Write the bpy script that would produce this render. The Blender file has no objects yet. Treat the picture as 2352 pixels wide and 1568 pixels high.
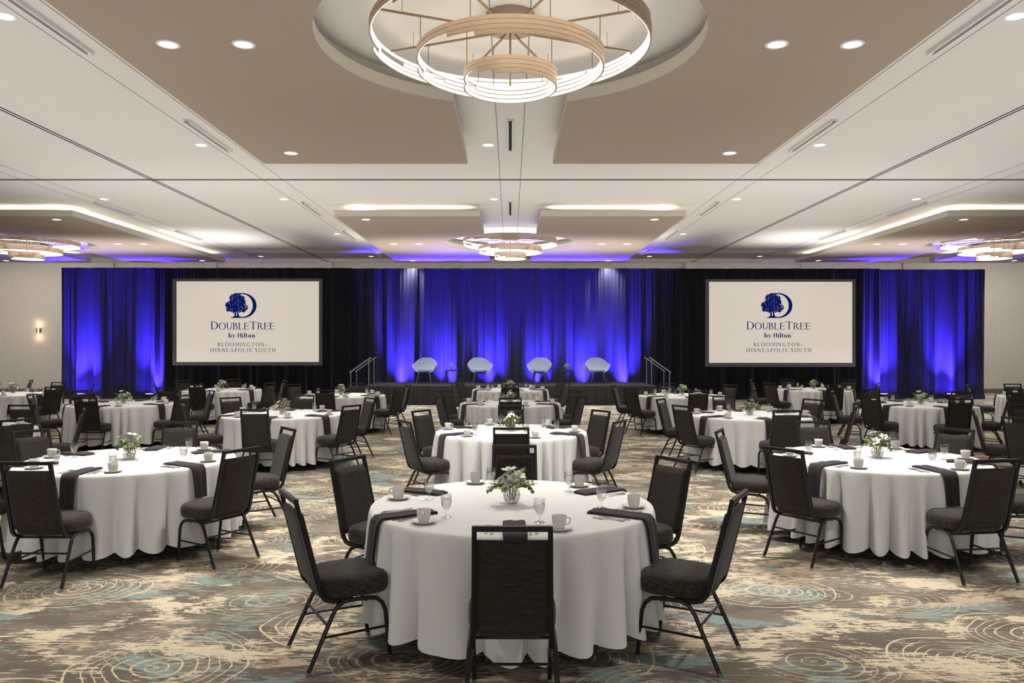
import bpy, bmesh, math, random
from mathutils import Vector, Matrix
PI = math.pi
col = bpy.context.scene.collection
scene = bpy.context.scene
F, CX, CY, H = 1775.0, 1172.0, 797.5, 1.79      # focal length in pixels, vanishing point, camera height

# ------------------------------------------------------------------ materials
MATS = {}
def nt(name):
    m = bpy.data.materials.new(name); m.use_nodes = True
    t = m.node_tree; t.nodes.clear()
    o = t.nodes.new('ShaderNodeOutputMaterial')
    MATS[name] = m
    return m, t, o
def N(t, typ, **kw):
    n = t.nodes.new(typ)
    for k, v in kw.items():
        if k.startswith('i_'):
            n.inputs[k[2:].replace('_', ' ')].default_value = v
        else:
            setattr(n, k, v)
    return n
def L(t, a, b): t.links.new(a, b)
def srgb(r, g, b):
    f = lambda c: (c/255/12.92) if c/255 <= .04045 else ((c/255+.055)/1.055)**2.4
    return (f(r), f(g), f(b), 1)
def mat(name, c, rough=.5, metal=0., spec=.5, noise=0., nscale=20., stretch=(1,1,1), bump=0., bscale=200., sheen=0., emit=0., ecol=None):
    m, t, o = nt(name)
    p = N(t, 'ShaderNodeBsdfPrincipled')
    p.inputs['Base Color'].default_value = c
    p.inputs['Roughness'].default_value = rough
    p.inputs['Metallic'].default_value = metal
    p.inputs['Specular IOR Level'].default_value = spec
    p.inputs['Sheen Weight'].default_value = sheen
    if emit:
        p.inputs['Emission Color'].default_value = ecol or c
        p.inputs['Emission Strength'].default_value = emit
    tc = N(t, 'ShaderNodeTexCoord')
    mp = N(t, 'ShaderNodeMapping'); mp.inputs['Scale'].default_value = stretch
    L(t, tc.outputs['Object'], mp.inputs['Vector'])
    if noise:
        nz = N(t, 'ShaderNodeTexNoise', i_Scale=nscale, i_Detail=3.)
        L(t, mp.outputs['Vector'], nz.inputs['Vector'])
        r = N(t, 'ShaderNodeValToRGB')
        r.color_ramp.elements[0].position = .3; r.color_ramp.elements[1].position = .7
        r.color_ramp.elements[0].color = tuple(x*(1-noise) for x in c[:3]) + (1,)
        r.color_ramp.elements[1].color = tuple(min(1, x*(1+noise)) for x in c[:3]) + (1,)
        L(t, nz.outputs['Fac'], r.inputs['Fac']); L(t, r.outputs['Color'], p.inputs['Base Color'])
    if bump:
        nb = N(t, 'ShaderNodeTexNoise', i_Scale=bscale, i_Detail=2.)
        L(t, mp.outputs['Vector'], nb.inputs['Vector'])
        b = N(t, 'ShaderNodeBump', i_Strength=bump, i_Distance=.002)
        L(t, nb.outputs['Fac'], b.inputs['Height']); L(t, b.outputs['Normal'], p.inputs['Normal'])
    L(t, p.outputs[0], o.inputs['Surface'])
    return m
def emis(name, c, s, sampled=False):
    m, t, o = nt(name)
    e = N(t, 'ShaderNodeEmission'); e.inputs['Color'].default_value = c; e.inputs['Strength'].default_value = s
    L(t, e.outputs[0], o.inputs['Surface'])
    if not sampled: m.cycles.emission_sampling = 'NONE'        # its light comes from the lamp beside it
    return m
def thin_glass(name, tint, facing_gain=.55, base=.03, body=0., bodycol=(1,1,1,1)):
    """clear thin-walled glass: see-through, brighter mirror towards the rim"""
    m, t, o = nt(name)
    tr = N(t, 'ShaderNodeBsdfTransparent'); tr.inputs['Color'].default_value = tint
    gl = N(t, 'ShaderNodeBsdfGlossy'); gl.inputs['Roughness'].default_value = .03; gl.inputs['Color'].default_value = (1,1,1,1)
    lw = N(t, 'ShaderNodeLayerWeight', i_Blend=.35)
    ma = N(t, 'ShaderNodeMath', operation='MULTIPLY_ADD'); ma.inputs[1].default_value = facing_gain; ma.inputs[2].default_value = base
    L(t, lw.outputs['Facing'], ma.inputs[0])
    mx = N(t, 'ShaderNodeMixShader'); L(t, ma.outputs[0], mx.inputs[0]); L(t, tr.outputs[0], mx.inputs[1]); L(t, gl.outputs[0], mx.inputs[2])
    out = mx
    if body:
        d = N(t, 'ShaderNodeBsdfTranslucent'); d.inputs['Color'].default_value = bodycol
        m2 = N(t, 'ShaderNodeMixShader'); m2.inputs[0].default_value = body
        L(t, mx.outputs[0], m2.inputs[1]); L(t, d.outputs[0], m2.inputs[2]); out = m2
    L(t, out.outputs[0], o.inputs['Surface'])
    return m

def carpet():
    m, t, o = nt('carpet')
    p = N(t, 'ShaderNodeBsdfPrincipled', i_Roughness=.95); p.inputs['Specular IOR Level'].default_value = .1
    tc = N(t, 'ShaderNodeTexCoord')
    def mapped(sx, sy, ox=0, oy=0):
        mp = N(t, 'ShaderNodeMapping'); mp.inputs['Scale'].default_value = (sx, sy, 1); mp.inputs['Location'].default_value = (ox, oy, 0)
        L(t, tc.outputs['Object'], mp.inputs['Vector']); return mp.outputs['Vector']
    def noise(v, sc, det, rough=.6, dist=0.):
        n = N(t, 'ShaderNodeTexNoise', i_Scale=sc, i_Detail=det, i_Roughness=rough, i_Distortion=dist); L(t, v, n.inputs['Vector']); return n.outputs['Fac']
    def math2(op, a, b):
        n = N(t, 'ShaderNodeMath', operation=op)
        for i, x in enumerate((a, b)):
            if hasattr(x, 'is_linked'): L(t, x, n.inputs[i])
            else: n.inputs[i].default_value = x
        return n.outputs[0]
    def step(x, lo, hi):
        n = N(t, 'ShaderNodeMapRange'); n.inputs['From Min'].default_value = lo; n.inputs['From Max'].default_value = hi
        L(t, x, n.inputs['Value']); return n.outputs['Result']
    def mix(fac, a, b):
        n = N(t, 'ShaderNodeMix', data_type='RGBA')
        if hasattr(fac, 'is_linked'): L(t, fac, n.inputs['Factor'])
        else: n.inputs['Factor'].default_value = fac
        for s, x in (('A', a), ('B', b)):
            i = n.inputs[6 if s == 'A' else 7]
            if hasattr(x, 'is_linked'): L(t, x, i)
            else: i.default_value = x
        return n.outputs[2]
    streak = noise(mapped(4.5, 60), 1., 3.)                     # fine threads running across the room
    streak_c = math2('MULTIPLY', math2('SUBTRACT', streak, .5), .40)
    fine = noise(mapped(13, 34), 1., 4., .7)
    fine_c = math2('MULTIPLY', math2('SUBTRACT', fine, .5), .26)
    edge = math2('ADD', streak_c, fine_c)
    big1 = noise(mapped(1.5, 2.5), 1., 9., .73, .4)
    big2 = noise(mapped(1.2, 2.2, 13.7, 4.1), 1., 7., .64, .4)
    big3 = noise(mapped(.9, 1.5, 31.7, 9.1), 1., 5., .6)
    big4 = noise(mapped(1.4, 2.4, 51.7, 2.1), 1., 5., .6)
    base = mix(step(math2('ADD', big4, edge), .46, .56), srgb(110, 101, 92), srgb(132, 122, 110))
    c = mix(step(math2('ADD', big3, edge), .59, .60), base, srgb(196, 174, 150))
    c = mix(step(math2('ADD', big1, edge), .538, .548), c, srgb(218, 203, 174))
    c = mix(step(math2('ADD', big2, edge), .580, .588), c, srgb(141, 155, 150))
    # ripple rings: concentric oval lines round scattered centres
    def rings(scale, ox, oy, freq, rad, seedmask):
        warp = N(t, 'ShaderNodeTexNoise', i_Scale=1.3, i_Detail=2.); v0 = mapped(1, 1.25, ox, oy); L(t, v0, warp.inputs['Vector'])
        va = N(t, 'ShaderNodeVectorMath', operation='SCALE'); va.inputs['Scale'].default_value = .22; L(t, warp.outputs['Color'], va.inputs[0])
        vb = N(t, 'ShaderNodeVectorMath', operation='ADD'); L(t, v0, vb.inputs[0]); L(t, va.outputs[0], vb.inputs[1])
        vz = N(t, 'ShaderNodeVectorMath', operation='MULTIPLY'); vz.inputs[1].default_value = (1, 1, 0); L(t, vb.outputs[0], vz.inputs[0])
        vo = N(t, 'ShaderNodeTexVoronoi', i_Scale=scale, i_Randomness=.85); vo.voronoi_dimensions = '2D'; L(t, vz.outputs[0], vo.inputs['Vector'])
        d = vo.outputs['Distance']
        s = math2('SINE', math2('ADD', math2('MULTIPLY', d, freq), math2('MULTIPLY', math2('SINE', math2('MULTIPLY', d, freq*.21), 0.), 1.6)), 0.)
        s2 = math2('ADD', s, math2('MULTIPLY', edge, 1.2))
        line = step(s2, .84, .95)
        inside = math2('LESS_THAN', d, rad)
        patch = step(noise(mapped(.9, .9, seedmask, 0), 1.2, 2.), .40, .46)
        return math2('MULTIPLY', math2('MULTIPLY', line, inside), patch)
    r1 = rings(.62, 3.1, 1.2, 150., .31, 7.)
    c = mix(r1, c, srgb(220, 205, 172))
    r2 = rings(.75, 17.3, 8.4, 120., .36, 21.)
    c = mix(math2('MULTIPLY', r2, .8), c, srgb(205, 188, 158))
    pile = noise(mapped(260, 260), 1., 2.)
    c = mix(math2('MULTIPLY', math2('SUBTRACT', pile, .3), .35), c, srgb(90, 80, 70))
    L(t, c, p.inputs['Base Color'])
    b = N(t, 'ShaderNodeBump', i_Strength=.4, i_Distance=.004); L(t, pile, b.inputs['Height']); L(t, b.outputs['Normal'], p.inputs['Normal'])
    L(t, p.outputs[0], o.inputs['Surface'])
    return m

M_carpet = carpet()
M_ceil = mat('ceiling_paint', srgb(226, 221, 214), .9, spec=.1, noise=.015, nscale=60, bump=.05, bscale=400)
M_soffit = mat('soffit_taupe_paint', srgb(168, 153, 139), .9, spec=.1, noise=.02, nscale=50)
M_cream = mat('soffit_edge_paint', srgb(232, 224, 212), .8, spec=.1)
M_wall = mat('wall_paper', srgb(214, 204, 193), .9, spec=.1, noise=.05, nscale=6, stretch=(9, 9, .6))
M_wallpanel = mat('wall_panel_paper', srgb(206, 200, 190), .9, spec=.1, noise=.07, nscale=6, stretch=(22, 22, .8))
M_base = mat('baseboard_paint', srgb(112, 100, 92), .6)
M_seam = mat('track_dark_metal', srgb(70, 64, 58), .6, metal=.3)  # dark metal of the partition tracks
M_seamline = mat('seam_line', srgb(150, 142, 133), .8)
M_slotdark = mat('slot_black', srgb(22, 20, 18), .7)
M_white = mat('white_enamel', srgb(238, 236, 232), .45)
M_frame = mat('chair_frame_black', srgb(34, 36, 36), .38, metal=.35, spec=.5, noise=.1, nscale=60)
M_seatfab = mat('chair_seat_fabric', srgb(56, 50, 45), .85, spec=.2, noise=.62, nscale=9, stretch=(34, 2.6, 8), bump=.3, bscale=30, sheen=.12)
M_fabric = mat('chair_fabric', srgb(52, 46, 41), .85, spec=.2, noise=.58, nscale=9, stretch=(2.2, 30, 34), bump=.3, bscale=30, sheen=.12)
M_chrome = mat('chrome', srgb(205, 205, 205), .15, metal=1.)
M_steel = mat('flatware_steel', srgb(205, 202, 196), .22, metal=1.)
M_cloth = mat('tablecloth_linen', srgb(240, 238, 234), .85, spec=.15, noise=.012, nscale=70, bump=.12, bscale=500, sheen=.1)
M_napkin = mat('napkin_charcoal', srgb(52, 44, 46), .9, spec=.1, noise=.12, nscale=90, bump=.25, bscale=700, sheen=.2)
M_china = mat('china', srgb(252, 249, 242), .22, spec=.5)
M_wood = mat('table_leg_brown', srgb(72, 48, 36), .5, noise=.2, nscale=20, stretch=(1, 1, .1))
M_glass = thin_glass('clear_glass', (.985, .99, .985, 1), .5, .035)
M_water = thin_glass('water', (.96, .97, .97, 1), .35, .03, body=.22, bodycol=(.95, .95, .93, 1))
M_petal = mat('white_petal', srgb(246, 244, 232), .6, spec=.2, noise=.04, nscale=40)
M_pollen = mat('yellow_green_heart', srgb(196, 196, 110), .7)
M_leaf = mat('green_leaf', srgb(142, 168, 70), .5, noise=.25, nscale=25)
M_euca = mat('eucalyptus_leaf', srgb(122, 144, 100), .6, noise=.2, nscale=25)
M_stem = mat('stem_green', srgb(84, 104, 50), .6)
M_bronze = mat('brushed_bronze', srgb(196, 172, 148), .42, metal=.55, noise=.12, nscale=10, stretch=(1, 1, 14))
M_rod = mat('bronze_rod', srgb(150, 128, 104), .4, metal=.7)
M_canopy = mat('canopy_bronze', srgb(150, 136, 122), .5, metal=.4)
M_glow = emis('warm_diffuser', (1, .90, .76, 1), 3.0)
M_cove = emis('cove_led', (1, .88, .70, 1), 105., True)
M_lens = emis('downlight_lens', (1, .96, .88, 1), 4.)
M_sconce = emis('sconce_tube', (1, .72, .38, 1), 9.)
M_blueglow = emis('blue_led_lens', (.35, .3, 1, 1), 12.)
M_drape = mat('drape_velour', srgb(50, 50, 60), .9, spec=.08, noise=.12, nscale=60, bump=.3, bscale=300, sheen=0)
M_drapeblack = mat('drape_black', srgb(27, 27, 30), .9, spec=.08, noise=.12, nscale=60, sheen=.2)
M_skirt = mat('stage_skirt_black', srgb(40, 38, 38), .6, spec=.3)
M_deck = mat('stage_carpet', srgb(58, 54, 54), .95, spec=.1, noise=.25, nscale=120)
M_scrframe = mat('screen_border', srgb(96, 96, 104), .7)
M_screen = mat('screen_fabric', srgb(214, 206, 195), .9, spec=.05, emit=.60, ecol=srgb(222, 214, 202))
M_navy = mat('logo_navy', srgb(4, 10, 40), .9, spec=.0, emit=.8, ecol=srgb(10, 28, 98))
M_greynavy = mat('logo_slate', srgb(20, 24, 44), .9, spec=.0, emit=.8, ecol=srgb(48, 58, 104))
M_tub = mat('armchair_wool', srgb(176, 186, 204), .9, spec=.1, noise=.06, nscale=60, bump=.2, bscale=300, sheen=.2)
M_tubleg = mat('armchair_leg', srgb(70, 70, 78), .5)
M_tubcush = mat('armchair_cushion', srgb(158, 172, 192), .9, spec=.1, noise=.06, nscale=60)
M_black = mat('black_metal', srgb(30, 30, 33), .45, metal=.3)
M_alu = mat('satin_aluminium', srgb(196, 198, 204), .35, metal=.8)
M_plate = mat('outlet_plate', srgb(225, 220, 212), .5)

# ------------------------------------------------------------------ mesh helpers
class MB:
    def __init__(s): s.v = []; s.f = []; s.mi = []
    def add(s, vs, fs, mi=0):
        o = len(s.v); s.v += [tuple(x) for x in vs]
        for f in fs: s.f.append([i+o for i in f]); s.mi.append(mi)
    def box(s, c, d, M=None, mi=0):
        x, y, z = d[0]/2, d[1]/2, d[2]/2
        vs = [Vector((sx*x, sy*y, sz*z)) for sx in (-1, 1) for sy in (-1, 1) for sz in (-1, 1)]
        if M: vs = [M @ v for v in vs]
        vs = [v + Vector(c) for v in vs]
        s.add(vs, [(0,1,3,2),(4,6,7,5),(0,4,5,1),(2,3,7,6),(0,2,6,4),(1,5,7,3)], mi)
        return s
    def tube(s, pts, r, n=8, square=False, cap=True, mi=0, up=None):
        pts = [Vector(p) for p in pts]; k = len(pts)
        rr = r if isinstance(r, (list, tuple)) else [r]*k
        T = []
        for i in range(k):
            a = pts[max(0, i-1)]; b = pts[min(k-1, i+1)]
            T.append((b-a).normalized())
        u = Vector(up) if up else (Vector((0,0,1)) if abs(T[0].z) < .9 else Vector((0,1,0)))
        u = (u - T[0]*u.dot(T[0])).normalized()
        rings = []
        for i in range(k):
            u = (u - T[i]*u.dot(T[i])).normalized(); w = T[i].cross(u)
            ring = []
            if square:
                for (a, b) in ((-1,-1),(1,-1),(1,1),(-1,1)): ring.append(pts[i] + u*a*rr[i] + w*b*rr[i])
            else:
                for j in range(n):
                    a = 2*PI*j/n; ring.append(pts[i] + (u*math.cos(a) + w*math.sin(a))*rr[i])
            rings.append(ring)
        n = len(rings[0]); vs = [p for q in rings for p in q]; fs = []
        for i in range(k-1):
            for j in range(n): fs.append((i*n+j, i*n+(j+1)%n, (i+1)*n+(j+1)%n, (i+1)*n+j))
        if cap: fs.append(tuple(range(n))[::-1]); fs.append(tuple((k-1)*n+j for j in range(n)))
        s.add(vs, fs, mi); return s
    def lathe(s, prof, n=20, c=(0,0,0), mi=0, closed=False):
        vs = []; fs = []; k = len(prof)
        for (r, z) in prof:
            for j in range(n):
                a = 2*PI*j/n; vs.append((c[0]+r*math.cos(a), c[1]+r*math.sin(a), c[2]+z))
        for i in range(k if closed else k-1):
            i2 = (i+1) % k
            for j in range(n): fs.append((i*n+j, i*n+(j+1)%n, i2*n+(j+1)%n, i2*n+j))
        s.add(vs, fs, mi); return s
    def prism(s, poly, z0, z1, mi_side=0, mi_bot=0, mi_top=0):
        n = len(poly)
        s.add([(x, y, z0) for x, y in poly] + [(x, y, z1) for x, y in poly], [])
        o = len(s.v) - 2*n
        for i in range(n): s.f.append([o+i, o+(i+1)%n, o+n+(i+1)%n, o+n+i]); s.mi.append(mi_side)
        s.f.append([o+i for i in range(n)][::-1]); s.mi.append(mi_bot)
        s.f.append([o+n+i for i in range(n)]); s.mi.append(mi_top); return s
    def grid(s, fn, nu, nv, mi=0, wrap=False):
        vs = [fn(i/(nu if wrap else nu-1) if nu > 1 else 0, j/(nv-1)) for i in range(nu) for j in range(nv)]
        fs = []
        for i in range(nu if wrap else nu-1):
            i2 = (i+1) % nu
            for j in range(nv-1): fs.append((i*nv+j, i2*nv+j, i2*nv+j+1, i*nv+j+1))
        s.add(vs, fs, mi); return s
    def mesh(s, name, m, smooth=True, weld=False, angle=40, bevel=0, solid=0):
        me = bpy.data.meshes.new(name)
        me.from_pydata(s.v, [], s.f)
        ms = m if isinstance(m, (list, tuple)) else [m]
        for x in ms: me.materials.append(x)
        if len(ms) > 1:
            for p, i in zip(me.polygons, s.mi): p.material_index = i
        bm = bmesh.new(); bm.from_mesh(me)
        if weld: bmesh.ops.remove_doubles(bm, verts=bm.verts, dist=1e-5)
        bmesh.ops.recalc_face_normals(bm, faces=bm.faces)
        if solid: bmesh.ops.solidify(bm, geom=bm.faces[:], thickness=solid)
        if bevel: bmesh.ops.bevel(bm, geom=bm.edges[:], offset=bevel, segments=2, profile=.6, affect='EDGES')
        bm.to_mesh(me); bm.free()
        if smooth:
            me.polygons.foreach_set('use_smooth', [True]*len(me.polygons))
            me.set_sharp_from_angle(angle=math.radians(angle))
        me.update()
        return me
    def obj(s, name, m, parent=None, **kw):
        o = bpy.data.objects.new(name, s.mesh(name, m, **kw)); col.objects.link(o); o.parent = parent
        return o

def tag(o, label=None, cat=None, group=None, kind=None):
    if label: o['label'] = label
    if cat: o['category'] = cat
    if group: o['group'] = group
    if kind: o['kind'] = kind
    return o
def empty(name, loc=(0,0,0), rz=0):
    o = bpy.data.objects.new(name, None); col.objects.link(o); o.location = loc; o.rotation_euler = (0,0,rz); o.empty_display_size = .1
    return o
KIDS = {}
def kids(o):
    if o.name not in KIDS: KIDS[o.name] = [c for c in bpy.data.objects if c.parent == o]
    return KIDS[o.name]
def dup(o, parent=None):
    c = o.copy(); col.objects.link(c); c.parent = parent
    for ch in kids(o): dup(ch, c)
    return c
used = set()
def place(proto, loc, rz, label, cat, group):
    """first use moves the prototype itself, later uses are copies of it and of its parts"""
    if proto.name in used: o = dup(proto)
    else: used.add(proto.name); freeze(proto); o = proto
    o.location = loc; o.rotation_euler = (0, 0, rz)
    tag(o, label, cat, group)
    return o
def freeze(o):
    for ch in kids(o): freeze(ch)
def arc(c, r, a0, a1, n):
    return [(c[0]+r*math.cos(a0+(a1-a0)*i/n), c[1]+r*math.sin(a0+(a1-a0)*i/n)) for i in range(n+1)]
R = math.radians

# ------------------------------------------------------------------ camera
cam = bpy.data.cameras.new('camera'); cam.lens = F/2352*36; cam.sensor_width = 36
cam.shift_x = (1176-CX)/2352; cam.shift_y = (CY-784)/2352
co = bpy.data.objects.new('camera', cam); col.objects.link(co); co.location = (0, 0, H); co.rotation_euler = (PI/2, 0, 0)
scene.camera = co
def wx(px, d): return (px-CX)*d/F
def wz(py, d): return H-(py-CY)*d/F
def px_of(x, d): return CX+F*x/d if d > .2 else 1e9

# ------------------------------------------------------------------ room shell
XW, YB, YF, ZC = 21.15, 30.25, -6.5, 5.09
ZS0, ZS1 = 4.80, 4.94           # soffit underside / top
def struct(o): o['kind'] = 'structure'; return o
struct(MB().box((0, (YB+YF)/2, -.05), (2*XW, YB-YF, .1)).obj('floor', M_carpet, smooth=False))
struct(MB().box((0, (YB+YF)/2, ZC+.05), (2*XW, YB-YF, .1)).obj('ceiling', M_ceil, smooth=False))
struct(MB().box((0, YB+.1, ZC/2), (2*XW, .2, ZC)).obj('wall_back', M_wall, smooth=False))
struct(MB().box((0, YF-.1, ZC/2), (2*XW, .2, ZC)).obj('wall_front', M_wall, smooth=False))
struct(MB().box((-XW-.1, (YB+YF)/2, ZC/2), (.2, YB-YF, ZC)).obj('wall_left', M_wall, smooth=False))
struct(MB().box((XW+.1, (YB+YF)/2, ZC/2), (.2, YB-YF, ZC)).obj('wall_right', M_wall, smooth=False))
struct(MB().box((0, YB-.012, .085), (2*XW, .024, .17)).obj('baseboard_back', M_base, smooth=False))
tn = [0]
def trim(c, d, m):
    tn[0] += 1
    struct(MB().box(c, d).obj('trim_%d' % tn[0], m, smooth=False))
for p0, p1 in ((215, 263), (448, 498), (1012, 1056), (1300, 1346), (1838, 1884), (2072, 2120)):     # pilasters above the drapes
    x0, x1 = wx(p0, YB), wx(p1, YB); trim(((x0+x1)/2, YB-.05, ZC/2), (x1-x0, .1, ZC), M_wallpanel)
for p0, p1 in ((738, 766), (1570, 1598)):
    x0, x1 = wx(p0, YB), wx(p1, YB); trim(((x0+x1)/2, YB-.15, ZC/2), (x1-x0, .3, ZC), M_wallpanel)
SEAM = 7.04
for s in (-1, 1):
    for dx in (-.035, .035): trim((s*SEAM+dx, (YB+YF)/2, ZC-.004), (.018, YB-YF, .008), M_seam)
for dy in (-.04, .04): trim((0, 15.2+dy, ZC-.004), (2*XW, .022, .008), M_seam)
for xo in (-14.08, 0, 14.08):
    for a in (-4.87, -4.47, 4.47, 4.87): trim((xo+a, (YB+YF)/2, ZC-.002), (.009, YB-YF, .004), M_seamline)
    for a in (-.2, .2): trim((xo+a, (YB+YF)/2, ZC-.002), (.012, YB-YF, .004), M_seamline)

def soffit(cx, cy, y0, y1, rad=1.905):
    for s in (-1, 1):
        g = math.asin(.70/rad); a0 = PI/2-g
        poly = [(cx+s*.70, y0), (cx+s*4.04, y0), (cx+s*4.04, y1), (cx+s*.70, y1)]
        poly += [(cx+s*x, y) for x, y in arc((0, cy), rad, a0, -a0, 36)]
        if s < 0: poly = poly[::-1]
        o = struct(MB().prism(poly, ZS0, ZS1, 1, 0, 1).obj('ceiling_soffit', [M_soffit, M_cream], angle=30))
        cl = MB()                                              # added white reflector round the recess, lightens the dark gap above the panel
        pts = [(cx+s*x, y) for x, y in arc((0, cy), rad+.13, a0, -a0, 36)]
        cl.add([(x, y, ZS1) for x, y in pts]+[(x, y, ZC) for x, y in pts], [(i, i+1, 38+i, 37+i) for i in range(36)])
        cl.obj('added_recess_reflector', M_ceil, o)
        # warm led strips lying on top of the panel, set back from its edges
        i = .45; zz = ZS1+.012
        def strip(xa, ya, xb, yb):
            if cy < 9 and ya < y1-1: return
            hx, hy = max(abs(xb-xa), .03)/2, max(abs(yb-ya), .03)/2; mx, my = (xa+xb)/2, (ya+yb)/2
            b = MB(); b.add([(mx-hx, my-hy, zz), (mx+hx, my-hy, zz), (mx+hx, my+hy, zz), (mx-hx, my+hy, zz)], [(0, 1, 2, 3)]); b.obj('cove_light', M_cove, o, smooth=False)
        strip(cx+s*(.70+.3), y0+i, cx+s*(4.04-.3), y0+i)
        strip(cx+s*(4.04-i), y0+.3, cx+s*(4.04-i), y1-.3)
        strip(cx+s*(.70+.3), y1-i, cx+s*(4.04-.3), y1-i)
NEAR = (7.68, 2.85, 12.68); FAR = (22.5, 17.74, 27.26)
for xo in (-14.08, 0, 14.08):
    if xo == 0: soffit(xo, *NEAR)
    soffit(xo, *FAR)

# ------------------------------------------------------------------ ceiling fittings
ORD = ['nearest', 'second', 'third', 'fourth', 'fifth', 'sixth']
def in_view(x, d, pad=30): return d > .5 and -pad < px_of(x, d) < 2352+pad
# recessed downlights
dl = empty('downlight')
MB().lathe([(.088, 0), (.088, -.006), (.112, -.006), (.116, 0)], 24).obj('trim_ring', M_white, dl)
MB().lathe([(.0005, -.003), (.088, -.003)], 24).obj('lens', M_lens, dl, smooth=False)
def lamp(kind, name, loc, energy, colr, rot=(0,0,0), **kw):
    l = bpy.data.lights.new(name, kind); l.energy = energy; l.color = colr
    for k, v in kw.items(): setattr(l, k, v)
    o = bpy.data.objects.new(name, l); col.objects.link(o); o.location = loc; o.rotation_euler = rot
    return o
WARM = (1, .985, .955)
E_DOWN = 350.
def downlight(x, y, z, label, energy=E_DOWN):
    if in_view(x, y, 40) and y > 6.4: place(dl, (x, y, z), 0, label, 'downlight', 'recessed downlights')
    lamp('SPOT', 'downlight_lamp', (x, y, z-.02), energy, WARM, spot_size=R(105), spot_blend=1., shadow_soft_size=.04)
names = {-14.08: 'left', 0: 'middle', 14.08: 'right'}
for xo in (-14.08, 0, 14.08):
    for (cy, which) in ((7.68, 'near'), (22.5, 'far')):
        if xo and cy < 9: continue
        for s, hand in ((-1, 'left'), (1, 'right')):
            n = f'{names[xo]} {which} soffit'
            # the pair beside the recess is aimed brighter
            downlight(xo+s*3.4, cy-4.3, ZS0, f'round downlight in {hand} half of {n}, toward camera end')
            downlight(xo+s*3.4, cy+4.3, ZS0, f'round downlight in {hand} half of {n}, toward stage end')
            downlight(xo+s*3.4, cy, ZS0, f'round downlight in {hand} half of {n}, outer one beside the chandelier recess')
            downlight(xo+s*2.65, cy, ZS0, f'round downlight in {hand} half of {n}, inner one beside the chandelier recess', E_DOWN*(1.4 if cy < 9 else 1.1))
for xo in (-14.08, 0, 14.08):
    for a, nm in ((-5.04, 'white ceiling left of'), (5.04, 'white ceiling right of'), (-.36, 'white ceiling strip splitting')):
        for i, y in enumerate((7.7, 12.6, 17.2, 22.5, 28.0)):
            if (a == -.36 and y in (7.7, 22.5, 28.0)) or (abs(xo+a) > 10 and y < 17): continue
            downlight(xo+a, y, ZC, f'{ORD[i]} round downlight from the camera in {nm} the {names[xo]} soffits', E_DOWN*.55)
# slot diffusers
sl = empty('slot_diffuser')
MB().box((0, 0, -.006), (.05, 1.72, .012)).obj('slot', M_slotdark, sl, smooth=False)
MB().box((-.035, 0, -.024), (.02, 1.76, .048)).box((.035, 0, -.024), (.02, 1.76, .048)).box((0, .87, -.012), (.05, .02, .024)).box((0, -.87, -.012), (.05, .02, .024)).obj('frame', M_white, sl, smooth=False)
for xo in (-14.08, 0, 14.08):
    for a, nm in ((-4.69, 'left of'), (4.69, 'right of'), (0, 'in the strip between')):
        for i, y in enumerate((7.75, 12.05, 18.35, 22.6, 26.95)):
            if a == 0 and i not in (1, 2): continue
            if in_view(xo+a, y, 0): place(sl, (xo+a, y, ZC), 0, f'{ORD[i]} long slot air vent from the camera {nm} the {names[xo]} soffits', 'vent', 'slot air vents')
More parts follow.
